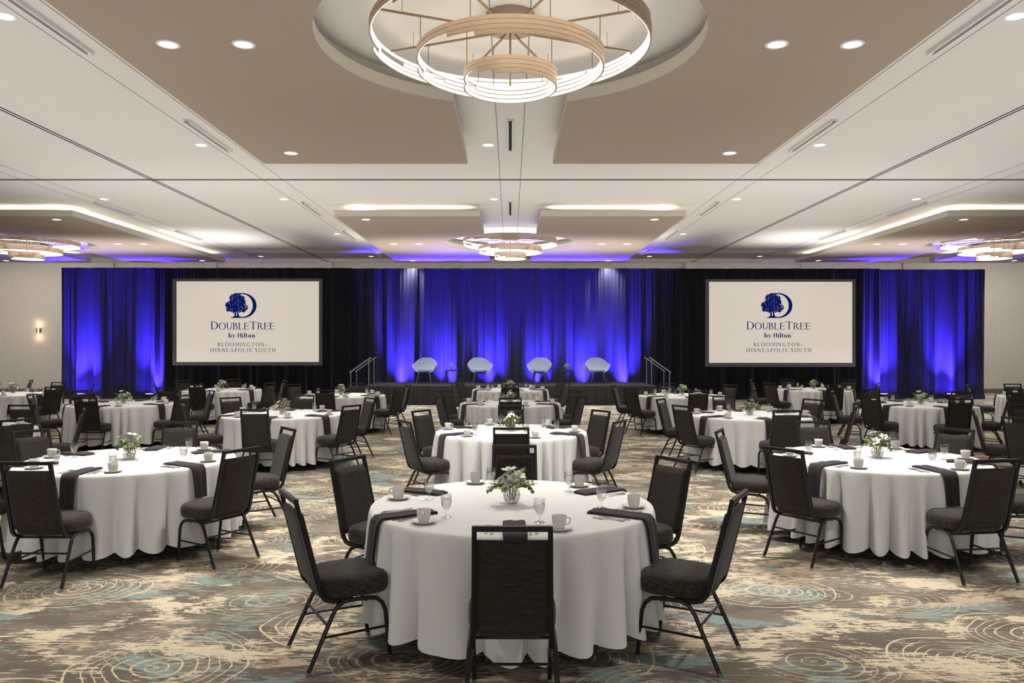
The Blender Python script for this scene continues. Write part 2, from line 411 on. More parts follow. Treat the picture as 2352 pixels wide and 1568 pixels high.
# chandeliers
def chandelier_proto():
    r0 = empty('chandelier')
    zt = ZC
    MB().lathe([(.0005, -.15), (.24, -.15), (.245, -.145), (.245, 0)], 36).obj('canopy', M_canopy, r0)
    MB().tube([(0,0,-.07), (0,0,-.70)], .011, 8).obj('centre_rod', M_rod, r0)
    rings = ((1.385, 4.755), (.93, 4.535), (.465, 4.355))
    gaps = ([(-18, 22), (148, 168), (170, 222), (178, 246)], [(-14, 30), (140, 164), (166, 232), (178, 250)], [(-10, 34), (142, 166), (168, 228), (180, 252)])
    cuts = ([(0, 0), (0, 0), (0, 0), (300, 318)],)*3
    for (rad, zb), gp in zip(rings, gaps):
        for k in range(4):                                        # four stacked bands, top one first
            z1 = zb+.172-k*.0435 - zt; z0 = z1-.038
            a0, a1 = R(gp[k][1]), R(gp[k][0]+360)
            if k == 3: a1 = R(gp[k][0]+360-0)
            n = max(12, int((a1-a0)/R(5)))
            ro, ri = rad, rad-.016
            b = MB()
            vs = []; fs = []
            for i in range(n+1):
                a = a0+(a1-a0)*i/n; c, s = math.cos(a), math.sin(a)
                vs += [(ro*c, ro*s, z0), (ro*c, ro*s, z1), (ri*c, ri*s, z1), (ri*c, ri*s, z0)]
            for i in range(n):
                for j in range(4): fs.append((i*4+j, i*4+(j+1) % 4, i*4+4+(j+1) % 4, i*4+4+j))
            fs += [(3, 2, 1, 0), (n*4, n*4+1, n*4+2, n*4+3)]
            b.add(vs, fs); bo = b.obj('light_band', M_bronze, r0, angle=30)
            e = MB(); rr = ri-.002
            vs = []; fs = []
            for i in range(n+1):
                a = a0+(a1-a0)*i/n; c, s = math.cos(a), math.sin(a)
                vs += [(rr*c, rr*s, z0+.003), (rr*c, rr*s, z1-.003), ((rr-.008)*c, (rr-.008)*s, z1-.006), ((rr-.008)*c, (rr-.008)*s, z0+.006)]
            for i in range(n):
                for j in range(4): fs.append((i*4+j, i*4+(j+1) % 4, i*4+4+(j+1) % 4, i*4+4+j))
            e.add(vs, fs); e.obj('diffuser', M_glow, bo)
    zs = 4.93-zt
    for k in range(8):                                            # spokes and the rods hanging from them
        a = R(22.5+45*k); c, s = math.cos(a), math.sin(a)
        MB().tube([(.05*c, .05*s, zs), (1.375*c, 1.375*s, zs)], .009, 6, square=True).obj('spoke', M_rod, r0)
        MB().tube([(.922*c, .922*s, zs), (.922*c, .922*s, 4.68-zt)], .005, 6).obj('hanging_rod', M_rod, r0)
    for k in range(4):
        a = R(22.5+90*k); c, s = math.cos(a), math.sin(a)
        MB().tube([(.456*c, .456*s, zs), (.456*c, .456*s, 4.50-zt)], .005, 6).obj('hanging_rod', M_rod, r0)
    MB().lathe([(.0005, zs-.02), (.05, zs-.02), (.05, zs+.02), (.0005, zs+.02)], 16).obj('hub', M_rod, r0)
    for k in range(8):
        a = R(22.5+45*k); c, s = math.cos(a), math.sin(a)
        MB().tube([(1.10*c, 1.10*s, zs), (1.10*c, 1.10*s, -.0)], .003, 5).obj('support_wire', M_rod, r0)
    return r0
ch = chandelier_proto()
for (x, y, lab) in ((0, 7.68, 'large three-ring bronze chandelier close overhead in the near middle recess'),
                    (0, 22.5, 'three-ring bronze chandelier hanging before the stage in the far middle recess'),
                    (-14.08, 22.5, 'three-ring bronze chandelier partly in view at far left, under the left soffit'),
                    (14.08, 22.5, 'three-ring bronze chandelier partly in view at far right, under the right soffit')):
    place(ch, (x, y, ZC), R(0), lab, 'chandelier', 'ring chandeliers')
for x in (-14.08, 0, 14.08):
    for y in (7.68, 22.5):
        lamp('SPOT', 'chandelier_down_lamp', (x, y, 4.2), 520, WARM, spot_size=R(125), spot_blend=1., shadow_soft_size=.4)
        lamp('POINT', 'chandelier_lamp', (x, y, 4.0), 2.5, WARM, shadow_soft_size=.45)
COOL = (1, .985, .96)
for x in (-7.04, 7.04):
    for y in (5.5, 12.5, 18.5): lamp('AREA', 'added_ceiling_bounce', (x, y, 2.6), 85, COOL, (PI, 0, 0), shape='RECTANGLE', size=6.5, size_y=7., spread=R(135))  # added unseen lamps facing up, stand in for light bounced onto the ceiling
for y in (6, 13.5, 18.5): lamp('AREA', 'added_ceiling_bounce', (0, y, 2.5), 72, COOL, (PI, 0, 0), shape='RECTANGLE', size=7.5, size_y=7., spread=R(140))  # same added upward fill along the middle
for x in (-12, 0, 12): lamp('AREA', 'added_ceiling_bounce', (x, 23.0, 2.6), 130, COOL, (PI, 0, 0), shape='RECTANGLE', size=9, size_y=3., spread=R(72))  # added upward fill for the rear ceiling, no fitting there
lamp('AREA', 'added_wall_fill', (0, 28.2, 4.3), 150, COOL, (R(60), 0, 0), shape='RECTANGLE', size=30., size_y=.3)  # added unseen strip brightening the wall above the drapes
lamp('AREA', 'fill_lamp', (0, -5.8, 2.9), 235, COOL, (R(84), 0, 0), shape='RECTANGLE', size=16, size_y=3.2)  # added frontal fill behind the camera, not a fitting of the room
for x in (-16, 16): lamp('AREA', 'added_wall_fill', (x*1.12, 27.6, 4.7), 75, COOL, (R(35), 0, 0), shape='RECTANGLE', size=5., size_y=.4)  # added unseen fill for the outer ends of the back wall

# ------------------------------------------------------------------ drapes
rnd = random.Random(7)
def drape(x0, x1, y, h, m, label, seed, amp=1., zoff=0.):
    r = random.Random(seed)
    w = x1-x0; nx = max(20, int(w/.022)); nz = 22
    ph = [r.uniform(0, 7) for _ in range(9)]
    per = [r.uniform(.50, .66), r.uniform(.27, .36), r.uniform(.9, 1.2), .115]
    def f(u, v):
        x = x0+u*w; q = (1-v)                                  # v: 0 bottom, 1 top
        k = .35+.65*q**.6
        sway = .05*q*math.sin(x*2.1+ph[4])+.03*q*math.sin(x*5.3+ph[5])
        X = x+sway*.9
        big = math.sin(2*PI*X/per[0]+ph[0]+1.2*math.sin(X*1.7+ph[6]))
        mid = math.sin(2*PI*X/per[1]+ph[1]+1.4*math.sin(X*2.3+ph[7]))
        wide = math.sin(2*PI*X/per[2]+ph[2])
        pl = math.sin(2*PI*x/per[3]+ph[3]+math.sin(x*6))
        dy = amp*(.075*k*big+.036*k*mid+.075*k*wide+.014*(1-q*.8)*pl)
        dy -= .10*max(0, (.06-v)/.06)**2                       # the hem kicks forward on the carpet
        e = min(u, 1-u)*w
        xx = x + (.10*q*(1 if u > .97 else -1 if u < .03 else 0) if False else 0)
        return (xx, y+dy, .004+zoff+v*(h-zoff))
    o = MB().grid(f, nx, nz).obj('stage_drape', m, angle=80)
    return tag(o, label, 'curtain', 'pipe and drape curtains')
YD = 26.9
B = [wx(p, YD) for p in (140, 357, 800, 972, 1176, 1379, 1566, 2022, 2265)]
drape(B[0], B[1]+.05, YD, 4.56, M_drape, 'outermost dark drape glowing blue, beside the beige wall with the sconce', 11)
YK = 26.62
K = [wx(p, YK) for p in (357, 580, 800)]
drape(K[0], K[1]+.02, YK, 4.52, M_drapeblack, 'black drape behind the left part of the left projection screen', 12, .7)
drape(K[1], K[2]+.12, YK, 4.52, M_drapeblack, 'black drape between the left projection screen and the blue stage drapes', 13, .7)
lab4 = ('blue-lit drape behind the left armchair, next to the left handrail', 'blue-lit drape behind the left side table and second armchair',
        'blue-lit drape behind the third armchair, right of the backdrop centre', 'blue-lit drape behind the right armchair, next to the right handrail')
for i in range(4): drape(B[2+i]-.02, B[3+i]+.02, YD+.06, 4.54, M_drape, lab4[i], 20+i)
K = [wx(p, YK) for p in (1562, 1790, 2020)]
drape(K[0]-.12, K[1]+.02, YK, 4.50, M_drapeblack, 'black drape between the blue stage drapes and the right projection screen', 14, .7)
drape(K[1], K[2], YK, 4.50, M_drapeblack, 'black drape behind the right part of the right projection screen', 15, .7)
drape(B[7]-.02, B[8], YD, 4.50, M_drape, 'outermost dark drape glowing blue, beside the plain beige wall at right', 17)

# blue uplights
BLUE = (.065, .035, 1.)
def uplight_lamp(px, y, z, e, ang=50, tilt=13, c=BLUE):
    lamp('AREA', 'uplight_lamp', (wx(px, y), y, z), e, c, (PI-R(tilt), 0, 0), shape='RECTANGLE', size=.50, size_y=.10, spread=R(ang))
E_UP = 300.
up = empty('uplight')
MB().box((0, 0, .13), (.26, .17, .14)).obj('housing', M_black, up, bevel=.015)
MB().tube([(-.15, 0, .13), (-.15, 0, .012), (.15, 0, .012), (.15, 0, .13)], .010, 6, square=True).obj('yoke', M_black, up)
MB().box((0, 0, .203), (.20, .12, .006)).obj('lens', M_blueglow, up, smooth=False)
for px, lab in ((186, 'blue led uplight on the carpet at the far left drape, nearer the wall'), (343, 'blue led uplight on the carpet by the left projection screen'),
                (2030, 'blue led uplight on the carpet by the right projection screen'), (2184, 'blue led uplight on the carpet at the far right drape, nearer the wall')):
    place(up, (wx(px, 26.42), 26.42, 0), 0, lab, 'light', 'blue uplights')
    uplight_lamp(px, 26.45, .22, E_UP); uplight_lamp(px, 26.50, .22, 55, 150, 25)
for px in (922, 1022, 1127, 1240, 1338, 1433): uplight_lamp(px, 26.56, .12, E_UP)
for px, z in ((186, .3), (1000, .75), (1180, .75), (1360, .75), (2184, .3)):                # added lamps imitating the uplights' forward spill onto the ceiling
    lamp('AREA', 'uplight_lamp', (wx(px, 26.3), 26.25, z), 85, (.16, .11, 1.), (PI+R(24), 0, 0), shape='RECTANGLE', size=.5, size_y=.1, spread=R(75))
for px in (946, 1392):                                             # two white washes on the drape heads
    lamp('SPOT', 'wash_lamp', (wx(px, 25.9), 26.1, ZS0-.05), 130, (.9, .88, 1), (R(14), 0, 0), spot_size=R(38), spot_blend=.5, shadow_soft_size=.03)
for px in (976, 1102, 1238, 1372):                                # stage front wash
    x = wx(px, 25.6)
    lamp('SPOT', 'stage_wash_lamp', (x*1.1, 20.2, 4.75), 620, (.80, .86, 1), (R(58), 0, math.atan2(x*.1, 5.4)), spot_size=R(32), spot_blend=.6, shadow_soft_size=.08)

# ------------------------------------------------------------------ stage
st = empty('stage', (0, 25.15, 0)); tag(st, 'low black stage with pleated skirt carrying four pale armchairs', 'stage')
SX, SY0, SY1, SZ = 4.53, -1.25, 1.22, .60
MB().box((0, (SY0+SY1)/2, SZ-.03), (2*SX, SY1-SY0, .06)).obj('deck', M_deck, st, bevel=.008)
def skirt():
    path = [(-SX, SY1), (-SX, SY0), (SX, SY0), (SX, SY1)]
    segs = []; tot = 0
    for a, b in zip(path, path[1:]):
        l = math.dist(a, b); segs.append((a, b, l, tot)); tot += l
    nx = int(tot/.03)
    r = random.Random(3); ph = [r.uniform(0, 7) for _ in range(4)]
    def f(u, v):
        s = u*tot
        for a, b, l, t0 in segs:
            if s <= t0+l+1e-6: break
        q = min(1, (s-t0)/l); d = ((b[0]-a[0])/l, (b[1]-a[1])/l); n = (d[1], -d[0])
        k = (1-v)
        w = .016*math.sin(2*PI*s/.15+ph[0])*(.5+k)+.034*k*math.sin(2*PI*s/.31+ph[1]+math.sin(s*2))+.012*k*math.sin(s*3.1+ph[2])
        w += .012
        return (a[0]+d[0]*l*q+n[0]*w, a[1]+d[1]*l*q+n[1]*w, .004+v*.55)
    return MB().grid(f, nx, 8)
skirt().obj('skirt', M_skirt, st, angle=80)

def steps(sign, label):
    s0 = empty('stage_steps', (sign*SX, 25.45, 0)); tag(s0, label, 'steps', 'stage steps')
    for k in range(3):
        z = .15*(3-k); MB().box((sign*(.17+.27*k), 0, z/2), (.27, .95, z)).obj('step', M_deck, s0, bevel=.006)
    for y in (-.47, .47):
        a, b = (sign*.62, y, 1.00), (sign*.02, y, 1.43)
        rail = MB().tube([(sign*.66, y, .97), a, b, (sign*-.04, y, 1.455)], .021, 10).obj('handrail', M_alu, s0)
        MB().tube([(a[0], y, .0), (a[0], y, 1.0)], .014, 8).obj('rail_post', M_alu, s0)
        MB().tube([(b[0]+sign*.02, y, .0), (b[0]+sign*.02, y, 1.42)], .014, 8).obj('rail_post', M_alu, s0)
steps(-1, 'carpeted steps with twin silver handrails at the left end of the stage')
steps(1, 'carpeted steps with twin silver handrails at the right end of the stage')

# pale tub armchairs
def tub():
    t = empty('tub_armchair')
    def f(u, v):
        a = R(-122+244*u); e = abs(a)/R(122)                  # 0 = back, measured round to the arm fronts
        w = .5-.5*math.cos(PI*min(1, max(0, (e-.12)/.55)))
        rim = .85 - .215*w - .11*max(0, (e-.84)/.16)**1.5
        zb = .395
        q = math.sin(v*PI/2)**.9
        z = zb+(rim-zb)*(1-math.cos(v*PI/2))**.85
        flare = 1-.10*max(0, (rim-.62)/.23)*v
        rx = .20+.185*q*flare; ry = .21+.135*q
        return (rx*math.sin(a), -ry*math.cos(a)-.03*v*(1-w)+.02, z)
    MB().grid(f, 44, 12).obj('shell', M_tub, t, solid=-.035, angle=60)
    MB().lathe([(.0005, .365), (.20, .37), (.245, .40), (.25, .415)], 32).obj('seat_base', M_tub, t)
    MB().lathe([(.0005, .40), (.225, .40), (.245, .42), (.245, .45), (.225, .475), (.12, .485), (.0005, .487)], 32).obj('seat_cushion', M_tubcush, t)
    for sx in (-1, 1):
        for sy in (-1, 1):
            MB().tube([(sx*.16, sy*.15, .39), (sx*.25, sy*.23, .0)], [.022, .013], 10).obj('leg', M_tubleg, t)
    MB().box((0, .13, .352), (.2, .02, .03)).obj('front_rail', M_tubleg, t)
    MB().tube([(-.19, -.18, .33), (-.19, .18, .33)], .010, 8).obj('side_rail', M_tubleg, t)
    MB().tube([(.19, -.18, .33), (.19, .18, .33)], .010, 8).obj('side_rail', M_tubleg, t)
    return t
tb = tub()
for px, rz, lab in ((976, 176, 'pale blue tub armchair at the left end of the stage'), (1102, 190, 'pale blue tub armchair just right of the left side table on stage'),
                    (1239, 170, 'pale blue tub armchair just left of the right side table on stage'), (1372, 184, 'pale blue tub armchair at the right end of the stage')):
    place(tb, (wx(px, 25.65), 25.65, SZ), R(rz), lab, 'armchair', 'stage armchairs')
sd = empty('side_table')
MB().box((0, 0, .415), (.40, .40, .03)).obj('table_top', M_black, sd, bevel=.004)
for sx in (-1, 1):
    for sy in (-1, 1): MB().box((sx*.185, sy*.185, .20), (.028, .028, .40)).obj('leg', M_black, sd)
SIDE = (1038, 1302)
for px, lab in zip(SIDE, ('black cube-frame side table between the two left armchairs', 'black cube-frame side table between the two right armchairs')):
    place(sd, (wx(px, 25.7), 25.7, SZ), 0, lab, 'side table', 'stage side tables')

# ------------------------------------------------------------------ projection screens with lettering
class Glyphs:
    """a small seriffed alphabet drawn as flat polygons in a unit cap height"""
    def __init__(s, t=.125, h=.045, sv=.055): s.t, s.h, s.sv = t, h, sv; s.P = []
    def rect(s, x0, y0, x1, y1): s.P.append([(x0, y0), (x1, y0), (x1, y1), (x0, y1)])
    def quad(s, *p): s.P.append(list(p))
    def stem(s, x, y0=0, y1=1, t=None, b=True, u=True):
        t = t or s.t; s.rect(x, y0, x+t, y1)
        if b: s.rect(x-s.sv, y0, x+t+s.sv, y0+s.h*.8)
        if u: s.rect(x-s.sv, y1-s.h*.8, x+t+s.sv, y1)
    def ring(s, cx, cy, rx, ry, a0=0, a1=360, t=None, h=None, n=28):
        t = t or s.t*1.08; h = h or s.h
        for i in range(n):
            p, q = R(a0+(a1-a0)*i/n), R(a0+(a1-a0)*(i+1)/n)
            s.P.append([(cx+rx*math.cos(p), cy+ry*math.sin(p)), (cx+rx*math.cos(q), cy+ry*math.sin(q)),
                        (cx+(rx-t)*math.cos(q), cy+(ry-h)*math.sin(q)), (cx+(rx-t)*math.cos(p), cy+(ry-h)*math.sin(p))])
    def get(s, ch):
        s.P = []; t, h, sv = s.t, s.h, s.sv; x = sv+.03
        if ch == 'D':
            s.stem(x); s.rect(x, 0, x+t+.12, h); s.rect(x, 1-h, x+t+.12, 1); s.ring(x+t+.10, .5, .50, .5, -90, 90); w = x+t+.62
        elif ch == 'O': s.ring(.45, .5, .43, .515); w = .90
        elif ch == 'U':
            s.stem(x, .36, 1, b=False); s.stem(x+.52, .36, 1, t*.5, b=False); s.ring(x+.26+t*.25, .36, .26+t*.25, .375, 180, 360, t*.9); w = x+.52+t*.5+sv+.03
        elif ch in 'BPR':
            s.stem(x); s.rect(x, 1-h, x+t+.12, 1)
            uy = .745 if ch == 'B' else .725; s.ring(x+t+.08, uy, .27, 1-uy, -90, 90); s.rect(x+t, 2*uy-1, x+t+.1, 2*uy-1+h)
            w = x+t+.38
            if ch == 'B': s.rect(x, 0, x+t+.12, h); s.ring(x+t+.10, .262, .33, .262, -90, 90); w = x+t+.46
            if ch == 'R': s.quad((x+t+.08, .47), (x+t+.08+t*1.1, .47), (x+t+.52, 0), (x+t+.52-t*1.2, 0)); s.rect(x+t+.34, 0, x+t+.58, h*.8); w = x+t+.56
        elif ch == 'L': s.stem(x); s.rect(x, 0, x+.52, h); s.quad((x+.52-h, 0), (x+.52, 0), (x+.56, .2), (x+.53, .2)); w = x+.56
        elif ch == 'E':
            s.stem(x)
            for y in (0, .5-h/2, 1-h): s.rect(x, y, x+(.50 if y else .54), y+h)
            s.quad((x+.54-h, 0), (x+.54, 0), (x+.58, .19), (x+.55, .19)); s.quad((x+.50-h, 1), (x+.50, 1), (x+.52, .83), (x+.49, .83)); s.rect(x+.41, .41, x+.44, .59); w = x+.58
        elif ch == 'T':
            s.rect(.03, 1-h, .77, 1); s.stem(.40-t/2, 0, 1, u=False); s.quad((.03, 1), (.03+h, 1), (.05, .82), (.02, .82)); s.quad((.77-h, 1), (.77, 1), (.78, .82), (.75, .82)); w = .80
        elif ch == 'M':
            s.stem(x+.02, 0, 1, t*.5); s.stem(x+.66, 0, 1); s.quad((x, 1), (x+t*.95, 1), (x+.40, .05), (x+.33, .05)); s.quad((x+.66, 1), (x+.72, 1), (x+.39, .05), (x+.35, .05)); w = x+.66+t+sv+.03
        elif ch == 'I': s.stem(x); w = x+t+sv+.03
        elif ch == 'N': s.stem(x+.02, 0, 1, t*.5); s.stem(x+.58, 0, 1, t*.5); s.quad((x-.03, 1), (x+t*1.1, 1), (x+.58+t*.5, 0), (x+.58-t*.55, 0)); w = x+.58+t*.5+sv+.03
        elif ch == 'G': s.ring(.45, .5, .43, .515, 42, 318); s.stem(.66, .08, .42, b=False); w = .86
        elif ch == 'A':
            s.quad((.08, 0), (.08+t*.55, 0), (.43, 1), (.38, 1)); s.quad((.64, 0), (.64+t*1.15, 0), (.44, 1), (.37, 1)); s.rect(.2, .32, .62, .32+h); s.rect(.0, 0, .22, h*.8); s.rect(.58, 0, .84, h*.8); w = .83
        elif ch == 'S':
            s.ring(.30, .745, .235, .265, 30, 270, t*.9); s.ring(.30, .255, .25, .265, -150, 90, t*.9)
            s.quad((.07, .70), (.17, .80), (.53, .30), (.43, .20)); w = .60
        elif ch == 'H': s.stem(x); s.stem(x+.52); s.rect(x+t, .5-h/2, x+.52, .5+h/2); w = x+.52+t+sv+.03
        elif ch == 'b': s.stem(x, 0, 1.05, b=False, u=False); s.rect(x-sv, 1.0, x+t, 1.05); s.ring(x+t+.12, .33, .30, .345, -140, 140); w = x+t+.47
        elif ch == 'y': s.quad((.02, .66), (.02+t*1.2, .66), (.36, .02), (.26, .02)); s.quad((.48, .66), (.55, .66), (.22, -.28), (.13, -.28)); s.rect(0, .62, .24, .66); s.rect(.42, .62, .60, .66); s.rect(.03, -.28, .18, -.2); w = .60
        elif ch == 'i': s.stem(x, 0, .66, u=False); s.rect(x-sv, .61, x+t, .66); s.ring(x+t/2, .90, .085, .085, 0, 360, .084, .084, 12); w = x+t+sv+.03
        elif ch == 'l': s.stem(x, 0, 1.05, u=False); s.rect(x-sv, 1.0, x+t, 1.05); w = x+t+sv+.03
        elif ch == 't': s.stem(x, .10, .86, b=False, u=False); s.rect(x-.08, .60, x+t+.14, .66); s.ring(x+t+.07, .13, .07+t, .14, 180, 300, t*.8); w = x+t+.19
        elif ch == 'o': s.ring(.32, .33, .31, .345); w = .65
        elif ch == 'n': s.stem(x, 0, .66, u=False); s.rect(x-sv, .61, x+t, .66); s.stem(x+.36, 0, .42, u=False); s.ring(x+.18+t/2, .40, .18+t/2, .27, 0, 150, t); w = x+.36+t+sv+.03
        elif ch == '-': s.rect(.05, .33, .60, .33+h*1.3); w = .68
        else: w = .34
        return s.P, w
def lettering(mb, text, xc, y0, size, total, small=.78, track=.05, g=None):
    """lays out TEXT centred on xc; uppercase letters drawn in full height, '~' before a letter marks a small capital"""
    g = g or Glyphs()
    run = []; i = 0; x = 0
    while i < len(text):
        sc = 1.
        if text[i] == '~': sc = small; i += 1
        P, w = g.get(text[i]); run.append((P, x, sc)); x += w*sc; i += 1
    k = len(run)
    xs = (total/size - track*(k-1))/x
    for n, (P, x0, sc) in enumerate(run):
        for j, poly in enumerate(P):
            pts = [(xc-total/2+size*(x0*xs+n*track+sc*px_*xs), 0, y0+size*sc*py_) for px_, py_ in poly]
            mb.add(pts, [tuple(range(len(pts)))])
def screen(p0, p1, q0, q1, i0, i1, j0, j1, lab, lx):
    y = 25.95
    t = empty('projection_screen', (wx((p0+p1)/2, y), y, 0)); tag(t, lab, 'projection screen', 'projection screens')
    ox = t.location.x
    X = lambda p: wx(p, y)-ox
    Z = lambda q: wz(q, y)
    a0, a1, b0, b1 = X(p0), X(p1), Z(q1), Z(q0); c0, c1, d0, d1 = X(i0), X(i1), Z(j1), Z(j0)
    fr = MB()
    fr.box(((a0+c0)/2, 0, (b0+b1)/2), (c0-a0, .06, b1-b0)).box(((a1+c1)/2, 0, (b0+b1)/2), (a1-c1, .06, b1-b0))
    fr.box(((c0+c1)/2, 0, (b0+d0)/2), (c1-c0, .06, d0-b0)).box(((c0+c1)/2, 0, (b1+d1)/2), (c1-c0, .06, b1-d1))
    fr.obj('border', M_scrframe, t, smooth=False)
    MB().box(((c0+c1)/2, -.005, (d0+d1)/2), (c1-c0, .02, d1-d0)).obj('screen_surface', M_screen, t, smooth=False)
    for s in (-1, 1):
        MB().box((s*(a1-.55), .05, b0/2), (.05, .05, b0)).obj('support_leg', M_black, t)
        MB().box((s*(a1-.55), .03, .02), (.07, .5, .04)).obj('support_foot', M_black, t)
    u = y/F                                                     # one picture pixel at the screen, in metres
    em = MB(); yy = -.0165
    def P(px, py): return (X(lx+px), Z(py)-0)
    # letter D of the emblem, centred right of the tree
    cx_, cz_ = X(lx+4), Z(701.5)
    g = Glyphs(.15, .035)
    def em_poly(pts):
        em.add([(a, yy, b) for a, b in pts], [tuple(range(len(pts)))])
    s_ = 57*u; x0 = X(lx-22); z0 = Z(730)
    def at(a, b): return (x0+a*s_, z0+b*s_)
    n = 40
    for i in range(n):                                          # the bowl
        p, q = R(-90+180*i/n), R(-90+180*(i+1)/n)
        em_poly([at(.46+.56*math.cos(p), .5+.5*math.sin(p)), at(.46+.56*math.cos(q), .5+.5*math.sin(q)), at(.44+.43*math.cos(q), .5+.455*math.sin(q)), at(.44+.43*math.cos(p), .5+.455*math.sin(p))])
    em_poly([at(-.02, .0), at(.47, 0), at(.45, .046), at(.34, .055), at(.30, .05), at(.06, .04), at(-.02, .022)])
    em_poly([at(.05, .03), at(.36, .045), at(.315, .09), at(.13, .09)])
    em_poly([at(.30, .955), at(.45, .955), at(.47, 1.0), at(.30, 1.0)])
    em_poly([at(.13, .08), at(.195, .08), at(.195, .30), at(.12, .32)])     # two trunks
    em_poly([at(.235, .08), at(.315, .09), at(.285, .20), at(.30, .32), at(.225, .30)])
    r = random.Random(5)
    blobs = [(.17, .90, .10), (.28, .90, .09), (.06, .86, .08), (.10, .76, .18), (.32, .76, .18), (.45, .80, .08), (.05, .62, .16), (.40, .62, .20), (.22, .60, .20), (-.14, .52, .11), (-.06, .44, .15),
             (.16, .42, .18), (.40, .42, .18), (.54, .42, .11), (.60, .44, .07), (-.10, .34, .09), (.08, .32, .09), (.34, .32, .09), (.48, .32, .09)]
    for bx, bz, br in blobs: em_poly([at(bx+br*.86*math.cos(2*PI*j/14), bz+br*.86*math.sin(2*PI*j/14)) for j in range(14)])
    cnt = 0
    while cnt < 620:                                            # leaves of the tree
        bx, bz, br = r.choice(blobs); a = r.uniform(0, 2*PI); q = br*math.sqrt(r.uniform(.55, 1.06))
        X0, Z0 = bx+q*math.cos(a), bz+q*math.sin(a); sz = r.uniform(.016, .030); k = r.uniform(0, PI)
        em_poly([at(X0+sz*math.cos(k+2*PI*j/5)*(1.25 if j % 2 else .8), Z0+sz*math.sin(k+2*PI*j/5)) for j in range(5)]); cnt += 1
    for _ in range(75):                                         # light gaps between the leaves
        bx, bz, br = r.choice(blobs); a = r.uniform(0, 2*PI); q = br*.9*math.sqrt(r.random()); sz = r.uniform(.006, .013)
        em.add([(p_[0], yy-.0012, p_[1]) for p_ in (at(bx+q*math.cos(a)+sz*math.cos(2*PI*j/5+q*40), bz+q*math.sin(a)+sz*math.sin(2*PI*j/5+q*40)) for j in range(5))], [(0, 1, 2, 3, 4)], 1)
    em.obj('emblem', [M_navy, M_screen], t, smooth=False)
    def words(name, text, pxc, ybase, cap, width, m, extra=None, **kw):
        b = MB(); lettering(b, text, X(lx+pxc), Z(ybase), cap*u, width*u, **kw)
        if extra: lettering(b, extra[0], X(lx+extra[1]), Z(extra[2]), extra[3]*u, extra[4]*u, g=Glyphs(.16, .12, .0))
        b.v = [(x_, yy-.0015, z_) for x_, y_, z_ in b.v]
        return b.obj(name, m, t, smooth=False)
    words('lettering', 'D~O~U~B~L~ET~R~E~E', 4.3, 756.3, 18., 147.5, M_navy, small=.86, track=.03, g=Glyphs(.115, .055, .05))
    words('lettering', 'by Hilton', 2.2, 775, 10.4, 61.5, M_navy, extra=('TM', 36, 766.2, 2.2, 5.), g=Glyphs(.19, .085, .035))
    words('lettering', 'BLOOMINGTON-', 4.5, 795, 8.4, 115, M_greynavy, track=.26, g=Glyphs(.125, .07, .05))
    words('lettering', 'MINNEAPOLIS SOUTH', 4.5, 808, 8.4, 150, M_greynavy, track=.26, g=Glyphs(.125, .07, .05))
screen(397, 740, 640, 839, 406, 733, 646, 831, 'large framed projection screen showing a navy tree emblem, left of the stage', 553.5)
screen(1620, 1964, 641, 842, 1628, 1957, 647, 833, 'large framed projection screen showing a navy tree emblem, right of the stage', 1783.5)

# wall sconce and outlet on the back wall
sc = empty('wall_sconce', (wx(90.5, YB), YB, wz(758.5, YB))); tag(sc, 'slim glowing vertical tube sconce with bronze clasp on the beige wall', 'wall lamp')
MB().box((-.02, -.045, 0), (.10, .09, .19)).obj('mount', M_rod, sc, bevel=.006)
MB().box((.055, -.045, 0), (.035, .07, .15)).obj('clasp', M_rod, sc, bevel=.004)
MB().tube([(.012, -.085, -.33), (.012, -.085, .33)], .017, 10).obj('light_tube', M_sconce, sc)
lamp('POINT', 'sconce_lamp', (wx(91, YB), YB-.13, wz(742, YB)), 1.6, (1, .7, .38), shadow_soft_size=.03)
lamp('POINT', 'sconce_lamp', (wx(91, YB), YB-.13, wz(776, YB)), 1.6, (1, .7, .38), shadow_soft_size=.03)
ol = empty('wall_outlet', (wx(1.5, YB), YB, .36)); tag(ol, 'small white outlet plate low on the beige wall behind the far left table', 'outlet')
MB().box((0, -.006, 0), (.08, .012, .13)).obj('plate', M_plate, ol)
MB().box((0, -.014, 0), (.035, .006, .08)).obj('socket', M_base, ol)

